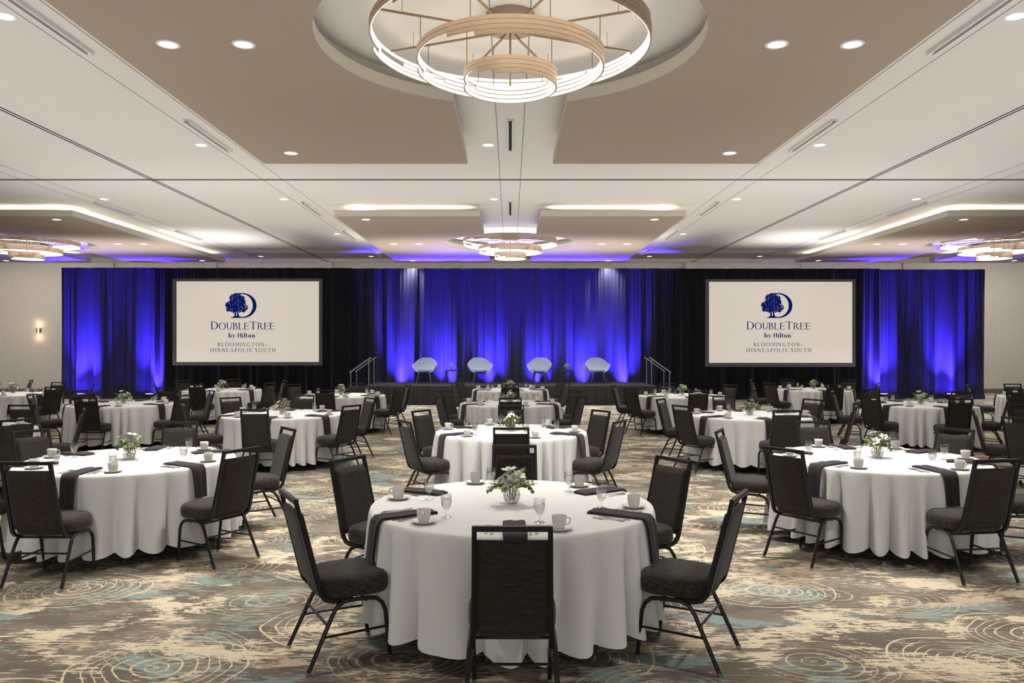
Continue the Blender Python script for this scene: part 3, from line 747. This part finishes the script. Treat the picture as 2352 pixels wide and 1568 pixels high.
# ------------------------------------------------------------------ banquet furniture prototypes
TT = .76                                                           # table top height
CLZ = TT+.006                                                      # top of the cloth
TR = .912
def table_proto():
    t = empty('banquet_table')
    MB().lathe([(.0005, TT-.03), (TR-.012, TT-.03), (TR-.002, TT-.022), (TR-.002, TT-.006), (TR-.010, TT), (.0005, TT)], 48).obj('tabletop', M_wood, t)
    for k in range(4):
        a = R(40+90*k); c, s = math.cos(a), math.sin(a)
        MB().tube([(.58*c, .58*s, TT-.03), (.66*c, .66*s, .30), (.75*c, .75*s, .0)], [.018, .018, .016], 8).obj('leg', M_wood, t)
    return t
def cloth_mesh(seed):
    r = random.Random(seed); n = 360
    ks = [r.randint(8, 11), r.randint(12, 14), r.randint(19, 25), r.randint(3, 5)]
    ph = [r.uniform(0, 7) for _ in range(6)]
    zh = .115
    prof = [(0, 0), (.5, 0), (TR-.03, 0), (TR-.008, -.0015)]
    levels = [0, .012, .035, .08, .16, .28, .42, .58, .74, .88, 1.]
    vs = []; fs = []
    rings = []
    for (rr, dz) in prof[1:]:
        rings.append([(rr*math.cos(2*PI*j/n), rr*math.sin(2*PI*j/n), CLZ+dz) for j in range(n)])
    for l in levels:
        ring = []
        for j in range(n):
            a = 2*PI*j/n
            f = ks[1]*(a+.10*math.sin(3*a+ph[0])+.045*math.sin(7*a+ph[1])+.016*math.sin(17*a+ph[2]))
            lobe = abs(math.sin(f))**.88                          # round pleats parted by sharp valleys
            am = .84+.30*math.sin(4*a+ph[4])*math.sin(3*a+ph[5])
            p = am*(2*lobe-1)
            amp = .104*(max(0, l-.02)**.72)
            rad = TR+.008+.006*min(1, l/.03)+.012*l + amp*(p*.8-.1)
            zz = CLZ-.006-.012*min(1, l/.02) - l*(CLZ-.018-zh) - .022*l*(p-.2) + .010*l*math.sin(ks[3]*a+ph[3])
            if l == 0: rad = TR+.005; zz = CLZ-.006
            ring.append((rad*math.cos(a), rad*math.sin(a), zz))
        rings.append(ring)
    b = MB(); vs = [(0, 0, CLZ)]; 
    for q in rings: vs += q
    fs = [(0, 1+j, 1+(j+1) % n) for j in range(n)]
    for i in range(len(rings)-1):
        for j in range(n): fs.append((1+i*n+j, 1+(i+1)*n+j, 1+(i+1)*n+(j+1) % n, 1+i*n+(j+1) % n))
    b.add(vs, fs)
    return b
def chair_proto():
    c = empty('banquet_chair')
    # seat cushion: crowned, thick, rounded front corners. +y faces the table
    def sq(a, w, d, k=3.6):
        cc, ss = math.cos(a), math.sin(a)
        return (w*math.copysign(abs(cc)**(2/k), cc), d*math.copysign(abs(ss)**(2/k), ss))
    prof = [(.86, .385), (.96, .390), (1.0, .410), (1.0, .455), (.975, .478), (.90, .494), (.70, .504), (.4, .509), (.02, .510)]
    b = MB(); n = 40; vs = []; fs = []
    for (k, z) in prof:
        for j in range(n):
            x, y = sq(2*PI*j/n, .222*k, .212*k)
            vs.append((x*(1+.06*(y/.21)), y+.045, z))
    for i in range(len(prof)-1):
        for j in range(n): fs.append((i*n+j, i*n+(j+1) % n, (i+1)*n+(j+1) % n, (i+1)*n+j))
    fs.append(tuple(range(n))[::-1]); fs.append(tuple((len(prof)-1)*n+j for j in range(n)))
    b.add(vs, fs); b.obj('seat', M_seatfab, c, angle=60)
    # back frame of square tube: rises from the seat rail, curls up and runs to the top rail
    hw = .177
    ytop, zt = -.295, .948
    def side(s):
        return [(s*(hw+.012), .02, .372), (s*(hw+.012), -.09, .374), (s*(hw+.012), -.135, .388), (s*(hw+.012), -.162, .42), (s*(hw+.010), -.178, .47), (s*(hw+.004), -.235, .70), (s*hw, ytop, zt)]
    fr = MB()
    for s in (-1, 1): fr.tube(side(s), .0115, square=True, up=(1, 0, 0))
    fr.tube([(-hw-.0115, ytop, zt), (hw+.0115, ytop, zt)], .0125, square=True, up=(0, 0, 1))
    fr.obj('back_frame', M_frame, c, angle=50)
    # upholstered back pad, gently bowed, leaving a hand slot below the top rail
    def ctr(z):
        q = (z-.43)/(zt-.43); return -.166+(ytop+.166)*q
    def pad(side_):
        def f(u, v):
            z = .435+(.893-.435)*v; x = (2*u-1)*(hw-.009+.010*(1-v))
            edge = min(1, min(u, 1-u)/.07, min(v, 1-v)/.05)
            th = (.030 if side_ > 0 else .012)*math.sqrt(max(.0, 1-(1-edge)**2))
            bow = .010*math.cos((2*u-1)*PI/2)
            return (x, ctr(z)+side_*th-bow*.6, z)
        return f
    b = MB(); b.grid(pad(1), 16, 20); b.grid(pad(-1), 16, 20)
    b.obj('backrest', M_fabric, c, weld=True, angle=50)
    # legs: front and rear leg of a side meet in an arch under the seat
    for s in (-1, 1):
        xa = s*.206
        fl = [(xa, -.0, .372), (xa, .10, .370), (xa, .155, .360), (s*.207, .190, .330), (s*.207, .208, .285), (s*.200, .240, .012)]
        rl = [(xa, .0, .372), (xa, -.03, .369), (s*.208, -.070, .350), (s*.211, -.098, .310), (s*.226, -.240, .012)]
        for pts in (fl, rl):
            lg = MB().tube(pts, .0125, 8).obj('leg', M_frame, c)
            e = pts[-1]; MB().lathe([(.0005, 0), (.014, 0), (.015, .008), (.0135, .022), (.0005, .022)], 10, (e[0], e[1], 0)).obj('glide', M_chrome, lg)
        MB().tube([(s*.204, .222, .19), (s*.217, -.160, .19)], .0075, 6).obj('stretcher', M_frame, c)
    MB().tube([(-.214, -.128, .25), (.214, -.128, .25)], .0075, 6).obj('stretcher', M_frame, c)
    MB().tube([(-.196, .10, .355), (.196, .10, .355)], .009, 6).obj('seat_rail', M_frame, c)
    MB().tube([(-.196, -.06, .355), (.196, -.06, .355)], .009, 6).obj('seat_rail', M_frame, c)
    return c
def cup_proto():
    c = empty('coffee_cup')
    MB().lathe([(.0005, .004), (.024, .004), (.026, .0), (.029, .001), (.033, .012), (.038, .030), (.0405, .055), (.0415, .074), (.0400, .0755), (.0385, .073), (.0375, .055), (.035, .030), (.030, .014), (.0005, .010)], 24).obj('bowl', M_china, c, angle=60)
    MB().tube([(.0385, 0, .060), (.050, 0, .0635), (.0605, 0, .060), (.064, 0, .048), (.060, 0, .034), (.050, 0, .024), (.0345, 0, .020)], [.0045]*7, 8).obj('handle', M_china, c)
    return c
def saucer_mesh():
    return MB().lathe([(.0005, .006), (.024, .006), (.027, .008), (.040, .009), (.060, .014), (.075, .0195), (.0765, .019), (.0765, .017), (.060, .008), (.045, .0), (.030, .0), (.028, .002), (.0005, .002)], 32)
def goblet_proto():
    g = empty('water_goblet')
    MB().lathe([(.0005, 0), (.030, 0), (.031, .002), (.018, .006), (.009, .012), (.0075, .020), (.011, .026), (.0075, .032), (.009, .040), (.020, .052), (.029, .072), (.0325, .095), (.0320, .122), (.0305, .140), (.0295, .140), (.0310, .122), (.0315, .095), (.028, .073), (.019, .054), (.0005, .046)], 20).obj('glass', M_glass, g, angle=60)
    MB().lathe([(.0005, .048), (.018, .055), (.027, .074), (.0305, .095), (.0306, .112), (.0005, .112)], 18).obj('water', M_water, g, angle=60)
    return g
def napkin_mesh():
    path = [(.56, CLZ+.010), (.60, CLZ+.014), (.75, CLZ+.013), (.88, CLZ+.012), (.918, CLZ+.006), (.940, CLZ-.018), (.950, CLZ-.06), (.958, CLZ-.13), (.965, CLZ-.20), (.970, CLZ-.255)]
    off = [(0, .010), (0, .012), (0, .010), (0, .009), (.006, .007), (.010, .003), (.011, 0), (.012, 0), (.012, 0), (.012, 0)]
    b = MB(); nx = 7; vs = []; fs = []
    for i, ((u, z), (du, dz)) in enumerate(zip(path, off)):
        q = i/(len(path)-1)
        for j in range(nx):
            x = (2*j/(nx-1)-1)*(.062+.006*math.sin(q*5)); wv = .004*math.sin(j*1.6+q*3)
            vs.append((x, u+wv*q-.005*q, z-.010 if q < .4 else z)); vs.append((x, u+du+wv*q, z+dz-(.006 if q < .4 else 0)+.003*math.sin(j*1.9)*(1-q)))
    st_ = 2*nx
    for i in range(len(path)-1):
        for j in range(nx-1):
            a = i*st_+2*j; fs.append((a, a+2, a+st_+2, a+st_)); fs.append((a+1, a+st_+1, a+st_+3, a+3))
        a = i*st_; fs.append((a, a+st_, a+st_+1, a+1)); a = i*st_+2*(nx-1); fs.append((a, a+1, a+st_+1, a+st_))
    e = (len(path)-1)*st_
    for j in range(nx-1): fs.append((2*j, 2*j+1, 2*j+3, 2*j+2)); fs.append((e+2*j, e+2*j+2, e+2*j+3, e+2*j+1))
    b.add(vs, fs); return b
def flat_utensil(outline, th=.0022, curve=.004):
    """outline: list of (y, halfwidth); handle at y=0, tip at y=max"""
    b = MB(); n = len(outline); vs = []; fs = []
    Y = outline[-1][0]
    for (y, w) in outline:
        z = curve*math.sin(PI*min(1, y/Y*1.25)) if y/Y > .2 else curve*.6
        for (x, zz) in ((-w, z), (w, z), (w*.8, z+th), (-w*.8, z+th)): vs.append((x, y, zz))
    for i in range(n-1):
        for j in range(4): fs.append((i*4+j, i*4+(j+1) % 4, i*4+4+(j+1) % 4, i*4+4+j))
    fs += [(3, 2, 1, 0), tuple((n-1)*4+j for j in range(4))]
    b.add(vs, fs); return b
def fork_mesh():
    b = flat_utensil([(0, .008), (.02, .009), (.09, .004), (.125, .0035), (.138, .010), (.150, .0125), (.158, .0125)])
    for x in (-.0108, -.0036, .0036, .0108): b.tube([(x, .155, .0030), (x, .180, .0030), (x*.97, .198, .0050)], [.0018, .0018, .0012], 5)
    return b
def knife_mesh(): return flat_utensil([(0, .007), (.015, .0085), (.09, .0065), (.105, .0055), (.112, .009), (.17, .0095), (.20, .008), (.215, .004), (.22, .001)], curve=.001)
def spoon_mesh():
    return flat_utensil([(0, .008), (.02, .009), (.08, .0035), (.118, .003), (.126, .008), (.138, .0145), (.152, .0175), (.166, .0165), (.178, .011), (.184, .003)])

def vase_proto():
    v = empty('glass_vase')
    MB().lathe([(.0005, 0), (.032, 0), (.045, .012), (.056, .038), (.057, .058), (.050, .080), (.042, .094), (.043, .100), (.040, .100), (.040, .093), (.048, .079), (.0545, .058), (.0535, .039), (.043, .015), (.0005, .008)], 28).obj('bowl', M_glass, v, angle=60)
    MB().lathe([(.0005, .010), (.042, .016), (.052, .040), (.053, .052), (.0005, .052)], 24).obj('water', M_water, v, angle=60)
    return v
def rot_to(d):
    return Vector((0, 0, 1)).rotation_difference(Vector(d).normalized()).to_matrix()
def petal(mb, base, M, length, width, cup, curl, n=6, mi=0):
    vs = []; fs = []
    for i in range(n+1):
        q = i/n; w = width*math.sin(PI*min(.97, q*.86+.10))**.8
        out = length*(q*cup - curl*q*q*.0); up = length*(q*math.sqrt(max(0, 1-cup*cup)) - curl*q*q)
        out += curl*length*q*q*.5
        for k in (-1, 0, 1): vs.append(M @ Vector((k*w, out, up - abs(k)*-.12*width)) + base)
    for i in range(n):
        for j in range(2): fs.append((i*3+j, i*3+j+1, i*3+4+j, i*3+3+j))
    mb.add(vs, fs, mi)
def lily(mb, p, d, s=.055):
    M0 = rot_to(d)
    for k in range(6):
        petal(mb, Vector(p), M0 @ Matrix.Rotation(R(60*k+10), 3, 'Z'), s, s*.30, .62, .34)
    for k in range(5):
        a = R(72*k); e = M0 @ Vector((.010*math.cos(a), .010*math.sin(a), s*.6)) + Vector(p)
        mb.tube([Vector(p), e], .0012, 4, mi=1); mb.box(e, (.004, .004, .004), mi=1)
def rose(mb, p, d, s=.032):
    M0 = rot_to(d)
    for ring, (n, cup, k) in enumerate(((3, .25, .75), (5, .48, .9), (6, .72, 1.))):
        for i in range(n):
            petal(mb, Vector(p), M0 @ Matrix.Rotation(2*PI*i/n+ring*.5, 3, 'Z'), s*k, s*.52, cup, .10+.10*ring, 4)
def leaf(mb, p, d, s, w, up=(0, 0, 1), bend=.25):
    d = Vector(d).normalized(); u = Vector(up); sd_ = d.cross(u)
    if sd_.length < .1: sd_ = d.cross(Vector((1, 0, 0)))
    sd_.normalize(); nrm = sd_.cross(d); vs = []; fs = []; n = 6
    for i in range(n+1):
        q = i/n; ww = w*math.sin(PI*(.04+.94*q))**.75
        c = Vector(p)+d*s*q - nrm*bend*s*q*q
        for k in (-1, 0, 1): vs.append(c+sd_*k*ww + nrm*abs(k)*.15*w)
    for i in range(n):
        for j in range(2): fs.append((i*3+j, i*3+j+1, i*3+4+j, i*3+3+j))
    mb.add(vs, fs)
def bouquet_proto(seed):
    r = random.Random(seed)
    b = empty('bouquet')
    O = Vector((0, 0, .085))
    heads = [('lily', .02, -.035, .075), ('lily', -.015, .01, .125), ('rose', -.055, -.015, .075), ('rose', .055, -.005, .08), ('rose', -.025, .045, .09), ('rose', .035, .045, .09), ('rose', -.03, -.05, .045), ('rose', .06, .03, .06), ('lily', .05, -.02, .11)]
    for kind, x, y, z in heads:
        x += r.uniform(-.015, .015); y += r.uniform(-.015, .015); z += r.uniform(-.01, .015)
        p = Vector((x, y, .065+z)); d = Vector((x*1.3, y*1.3-.02, z+.02))
        f = MB()
        if kind == 'lily': lily(f, p, d, r.uniform(.062, .074))
        else: rose(f, p, d, r.uniform(.034, .042))
        fo = f.obj(kind + '_bloom', [M_petal, M_pollen], b, angle=60)
        MB().tube([(x*.25, y*.25, .02), (x*.5, y*.5, .09), p], .0022, 5).obj('stem', M_stem, fo)
    f = MB()
    for k in range(46):                                         # filler buds
        a = r.uniform(0, 2*PI); q = r.uniform(.02, .075); p = Vector((q*math.cos(a), q*math.sin(a), .13+r.uniform(-.01, .06)-q*.3)); s = r.uniform(.004, .007)
        f.lathe([(.0005, -s), (s, 0), (.0005, s)], 5, p)
    tag(f.obj('filler_buds', M_petal, b), kind='stuff')
    for k in range(9):
        a = 2*PI*k/9+r.uniform(-.3, .3); el = r.uniform(.1, 1.0)
        d = Vector((math.cos(a)*math.cos(el), math.sin(a)*math.cos(el), math.sin(el)))
        base = Vector((math.cos(a)*.03, math.sin(a)*.03, .105)); tip = base+d*r.uniform(.07, .11)
        f = MB().tube([O*.6, base, (base+tip)/2, tip], .0018, 5)
        for q in (.35, .55, .75, .95):
            c = base.lerp(tip, q)
            for s in (-1, 1): leaf(f, c, d+Vector((-d.y, d.x, .2))*s*.8, r.uniform(.032, .045), .011)
        leaf(f, tip, d, .045, .011)
        f.obj('leafy_sprig', M_leaf, b, angle=60)
    for a, ln in ((PI*1.03+r.uniform(-.2, .2), .15), (r.uniform(-.25, .2), .13)):        # trailing round-leaved sprigs
        d = Vector((math.cos(a), math.sin(a), 0)); f = MB()
        pts = [Vector((0, 0, .10)), d*.05+Vector((0, 0, .125)), d*.10+Vector((0, 0, .12)), d*ln+Vector((0, 0, .085))]
        f.tube(pts, .0016, 5)
        for i in range(7):
            q = .35+.65*i/6; k = q*3; j = min(2, int(k)); c = pts[j].lerp(pts[j+1], k-j)
            sd_ = Vector((-d.y, d.x, 0))*(1 if i % 2 else -1)
            leaf(f, c, sd_*.6+d*.5+Vector((0, 0, -.35)), .030, .014, up=(0, -1, .4), bend=.1)
        f.obj('eucalyptus_sprig', M_euca, b, angle=60)
    return b

P_table = table_proto()
P_cloth = [cloth_mesh(s).mesh('tablecloth', M_cloth, angle=80) for s in (2, 5, 9, 14)]
P_chair = chair_proto(); P_cup = cup_proto(); P_gob = goblet_proto()
ME_saucer = saucer_mesh().mesh('saucer', M_china, angle=50)
ME_nap = napkin_mesh().mesh('napkin', M_napkin, angle=50)
ME_fork, ME_knife, ME_spoon = fork_mesh().mesh('fork', M_steel), knife_mesh().mesh('knife', M_steel), spoon_mesh().mesh('spoon', M_steel)
P_vase = vase_proto(); P_bq = [bouquet_proto(s) for s in (1, 4, 8)]
bpy.context.view_layer.update()
def single(name, me, loc, rz, label, cat, group):
    o = bpy.data.objects.new(name, me); col.objects.link(o); o.location = loc; o.rotation_euler = (0, 0, rz)
    return tag(o, label, cat, group)

# ------------------------------------------------------------------ tables: centre, phrase, chairs (angle from the camera side, + = to the right; optional radius of the top rail)
RT = 1.49
TABLES = [
 (0.01, 5.08, 'nearest middle-row table', [(0, 1.49), (-61, 1.45), (-121, 1.44), (179, 1.50), (121, 1.42), (61, 1.47)]),
 (0.01, 9.46, 'second middle-row table', [(0, 1.45), (-60, 1.40), (-123, 1.42), (180, 1.72), (123, 1.42), (60, 1.42)]),
 (0.0, 14.2, 'third middle-row table', [(0, 1.45), (-62, 1.42), (-122, 1.45), (180, 1.6), (120, 1.45), (62, 1.42)]),
 (0.0, 18.85, 'stage-end middle-row table', [(0, 1.5), (-62, RT), (-120, RT), (180, 1.46), (120, RT), (62, RT)]),
 (-3.49, 7.08, 'nearest inner-left-row table', [(-1, 1.47), (60, 1.49), (127, 1.50), (-173, 1.56), (-117, 1.48), (-62, 1.48)]),
 (-3.50, 11.9, 'second inner-left-row table', [(2, 1.49), (57, 1.46), (127, 1.48), (-176, 1.6), (-130, 1.52), (-61, 1.42)]),
 (-3.61, 16.55, 'third inner-left-row table', [(-1, 1.42), (64, RT), (117, RT), (180, 1.55), (-126, 1.6), (-61, 1.45)]),
 (3.41, 7.18, 'nearest inner-right-row table', [(8, 1.46), (-55, 1.42), (-115, 1.44), (180, 1.52), (123, 1.38), (63, 1.48)]),
 (3.64, 11.75, 'second inner-right-row table', [(1, 1.52), (-60, 1.38), (-122, 1.42), (180, 1.45), (119, 1.40), (60, 1.48)]),
 (3.66, 16.45, 'third inner-right-row table', [(-1, 1.55), (-56, RT), (-112, RT), (180, 1.55), (122, RT), (60, RT)]),
 (-7.00, 9.7, 'nearest outer-left-row table', [(60, RT), (121, 1.45), (-177, 1.5)]),
 (-7.06, 14.1, 'second outer-left-row table', [(1, 1.3), (66, RT), (124, 1.55), (180, 1.75), (-122, RT), (-72, RT)]),
 (-7.0, 18.75, 'third outer-left-row table', [(-4, 1.3), (66, RT), (118, RT), (-170, 1.55), (-120, RT), (-60, RT)]),
 (7.40, 9.6, 'nearest outer-right-row table', [(-72, RT), (-122, 1.42), (180, 1.55)]),
 (7.41, 13.95, 'second outer-right-row table', [(-4, 1.42), (-61, 1.42), (-120, RT), (-172, 1.5), (118, 1.2), (57, 1.35)]),
 (7.44, 18.95, 'third outer-right-row table', [(-5, 1.6), (-62, RT), (-118, RT), (-175, RT), (124, RT), (52, 1.48)]),
 (-11.0, 17.1, 'far-left table', [(62, RT), (117, 1.58), (172, 1.4), (0, RT)]),
 (11.35, 16.3, 'far-right table', [(-54, 1.6), (-127, RT), (174, 1.4), (0, RT)]),
]
def side_of(th):
    th = (th+180) % 360-180
    if abs(th) < 25: return 'camera-side'
    if abs(th) > 152: return 'stage-side'
    return ('near' if abs(th) < 90 else 'far') + ('-right' if th > 0 else '-left')
rs = random.Random(21)
def seat_axes(th):
    o = Vector((math.sin(R(th)), -math.cos(R(th)), 0)); return o, Vector((-o.y, o.x, 0))      # outward, sitter's right
for ti, (cx, cy, tab, chairs) in enumerate(TABLES):
    place(P_table, (cx, cy, 0), R(rs.uniform(0, 90)) if ti else R(0), f'round folding table hidden under white cloth, legs showing, the {tab}', 'table', 'round banquet tables')
    single('tablecloth', P_cloth[ti % 4], (cx, cy, 0), R(rs.uniform(0, 360)), f'white floor-length cloth draped over the {tab}', 'tablecloth', 'white tablecloths')
    if in_view(cx, cy, 40):
        place(P_vase, (cx, cy, CLZ), 0, f'round clear glass vase at the centre of the {tab}', 'vase', 'centrepiece vases')
        place(P_bq[ti % 3], (cx, cy, CLZ), R({0: 0, 4: 165}.get(ti, rs.uniform(0, 360))), f'white lily and greenery bouquet in the vase on the {tab}', 'flowers', 'centrepiece bouquets')
    for (th, rt) in chairs:
        o, v = seat_axes(th); sd_ = side_of(th)
        p = Vector((cx, cy, 0))+o*(rt-.295)
        if in_view(p.x, p.y, 130 if cy < 12 else 40):
            place(P_chair, (p.x, p.y, 0), math.atan2(-o.y, -o.x)-PI/2, f'charcoal padded banquet chair on the {sd_} of the {tab}', 'chair', 'banquet chairs')
        C = Vector((cx, cy, 0))
        jit = lambda a: rs.uniform(-a, a)
        q = C+o*(.74+jit(.02))+v*(.265+jit(.02))
        seat = f'{sd_} seat of the {tab}'
        if in_view(q.x, q.y, 5):
            single('saucer', ME_saucer, (q.x, q.y, CLZ), 0, f'white saucer under the cup at the {seat}', 'saucer', 'saucers')
            place(P_cup, (q.x, q.y, CLZ+.007), rs.uniform(-PI, PI) if ti else {0: .15, -61: -1.5, 61: .9, 179: 3.0, -121: 3.0, 121: .6}[th], f'white coffee cup on its saucer at the {seat}', 'cup', 'coffee cups')
        q = C+o*(.565+jit(.02))+v*(.15+jit(.02))
        if in_view(q.x, q.y, 5): place(P_gob, (q.x, q.y, CLZ), 0, f'stemmed glass of water at the {seat}', 'glass', 'water goblets')
        ang = math.atan2(o.y, o.x)-PI/2
        q = C+o*.76
        if in_view(q.x, q.y, 15): single('napkin', ME_nap, (cx, cy, 0), ang+jit(.03), f'dark folded napkin over the edge at the {seat}', 'napkin', 'charcoal napkins')
        if cy < 12.5:
            for nm, me, w, u0, wd in (('fork', ME_fork, -.112, .86, 'inner steel fork'), ('fork', ME_fork, -.150, .84, 'outer steel fork'), ('knife', ME_knife, .105, .87, 'steel knife'), ('spoon', ME_spoon, .140, .85, 'steel spoon')):
                q = C+o*u0+v*w*(1+jit(.05))
                if q.length > 0 and in_view(q.x, q.y, 0) and (q-C).length < .9:
                    single(nm, me, (q.x, q.y, CLZ+.0015), ang+PI+jit(.06), f'{wd} beside the napkin at the {seat}', nm, nm+'s')
# one more chair whose own table lies outside the picture
place(P_chair, (-12.55, 19.7, 0), R(112), 'charcoal banquet chair seen edge-on against the beige wall below the sconce', 'chair', 'banquet chairs')
# flowers on the stage side tables
for px, lab in zip(SIDE, ('left', 'right')):
    x = wx(px, 25.7)
    place(P_vase, (x, 25.7, SZ+.43), 0, f'clear glass vase on the {lab} side table of the stage', 'vase', 'stage vases')
    b_ = place(P_bq[0], (x, 25.7, SZ+.43), R(200), f'white flower bouquet in the vase on the {lab} side table of the stage', 'flowers', 'stage bouquets')

# ------------------------------------------------------------------ world and render look
w = bpy.data.worlds.new('world'); scene.world = w; w.use_nodes = True
w.node_tree.nodes['Background'].inputs['Color'].default_value = (.9, .9, 1, 1); w.node_tree.nodes['Background'].inputs['Strength'].default_value = .05
scene.view_settings.view_transform = 'Standard'
scene.view_settings.look = 'None'
scene.view_settings.exposure = 0.
scene.cycles.use_light_tree = False
scene.cycles.max_bounces = 4; scene.cycles.diffuse_bounces = 2; scene.cycles.glossy_bounces = 2; scene.cycles.transmission_bounces = 2; scene.cycles.transparent_max_bounces = 12
scene.cycles.sample_clamp_indirect = 4.
scene.cycles.adaptive_threshold = .06
for o in bpy.data.objects:                                         # own mesh data for every copy: one flat, fast ray tree
    if o.type == 'MESH' and o.data.users > 1: o.data = o.data.copy()
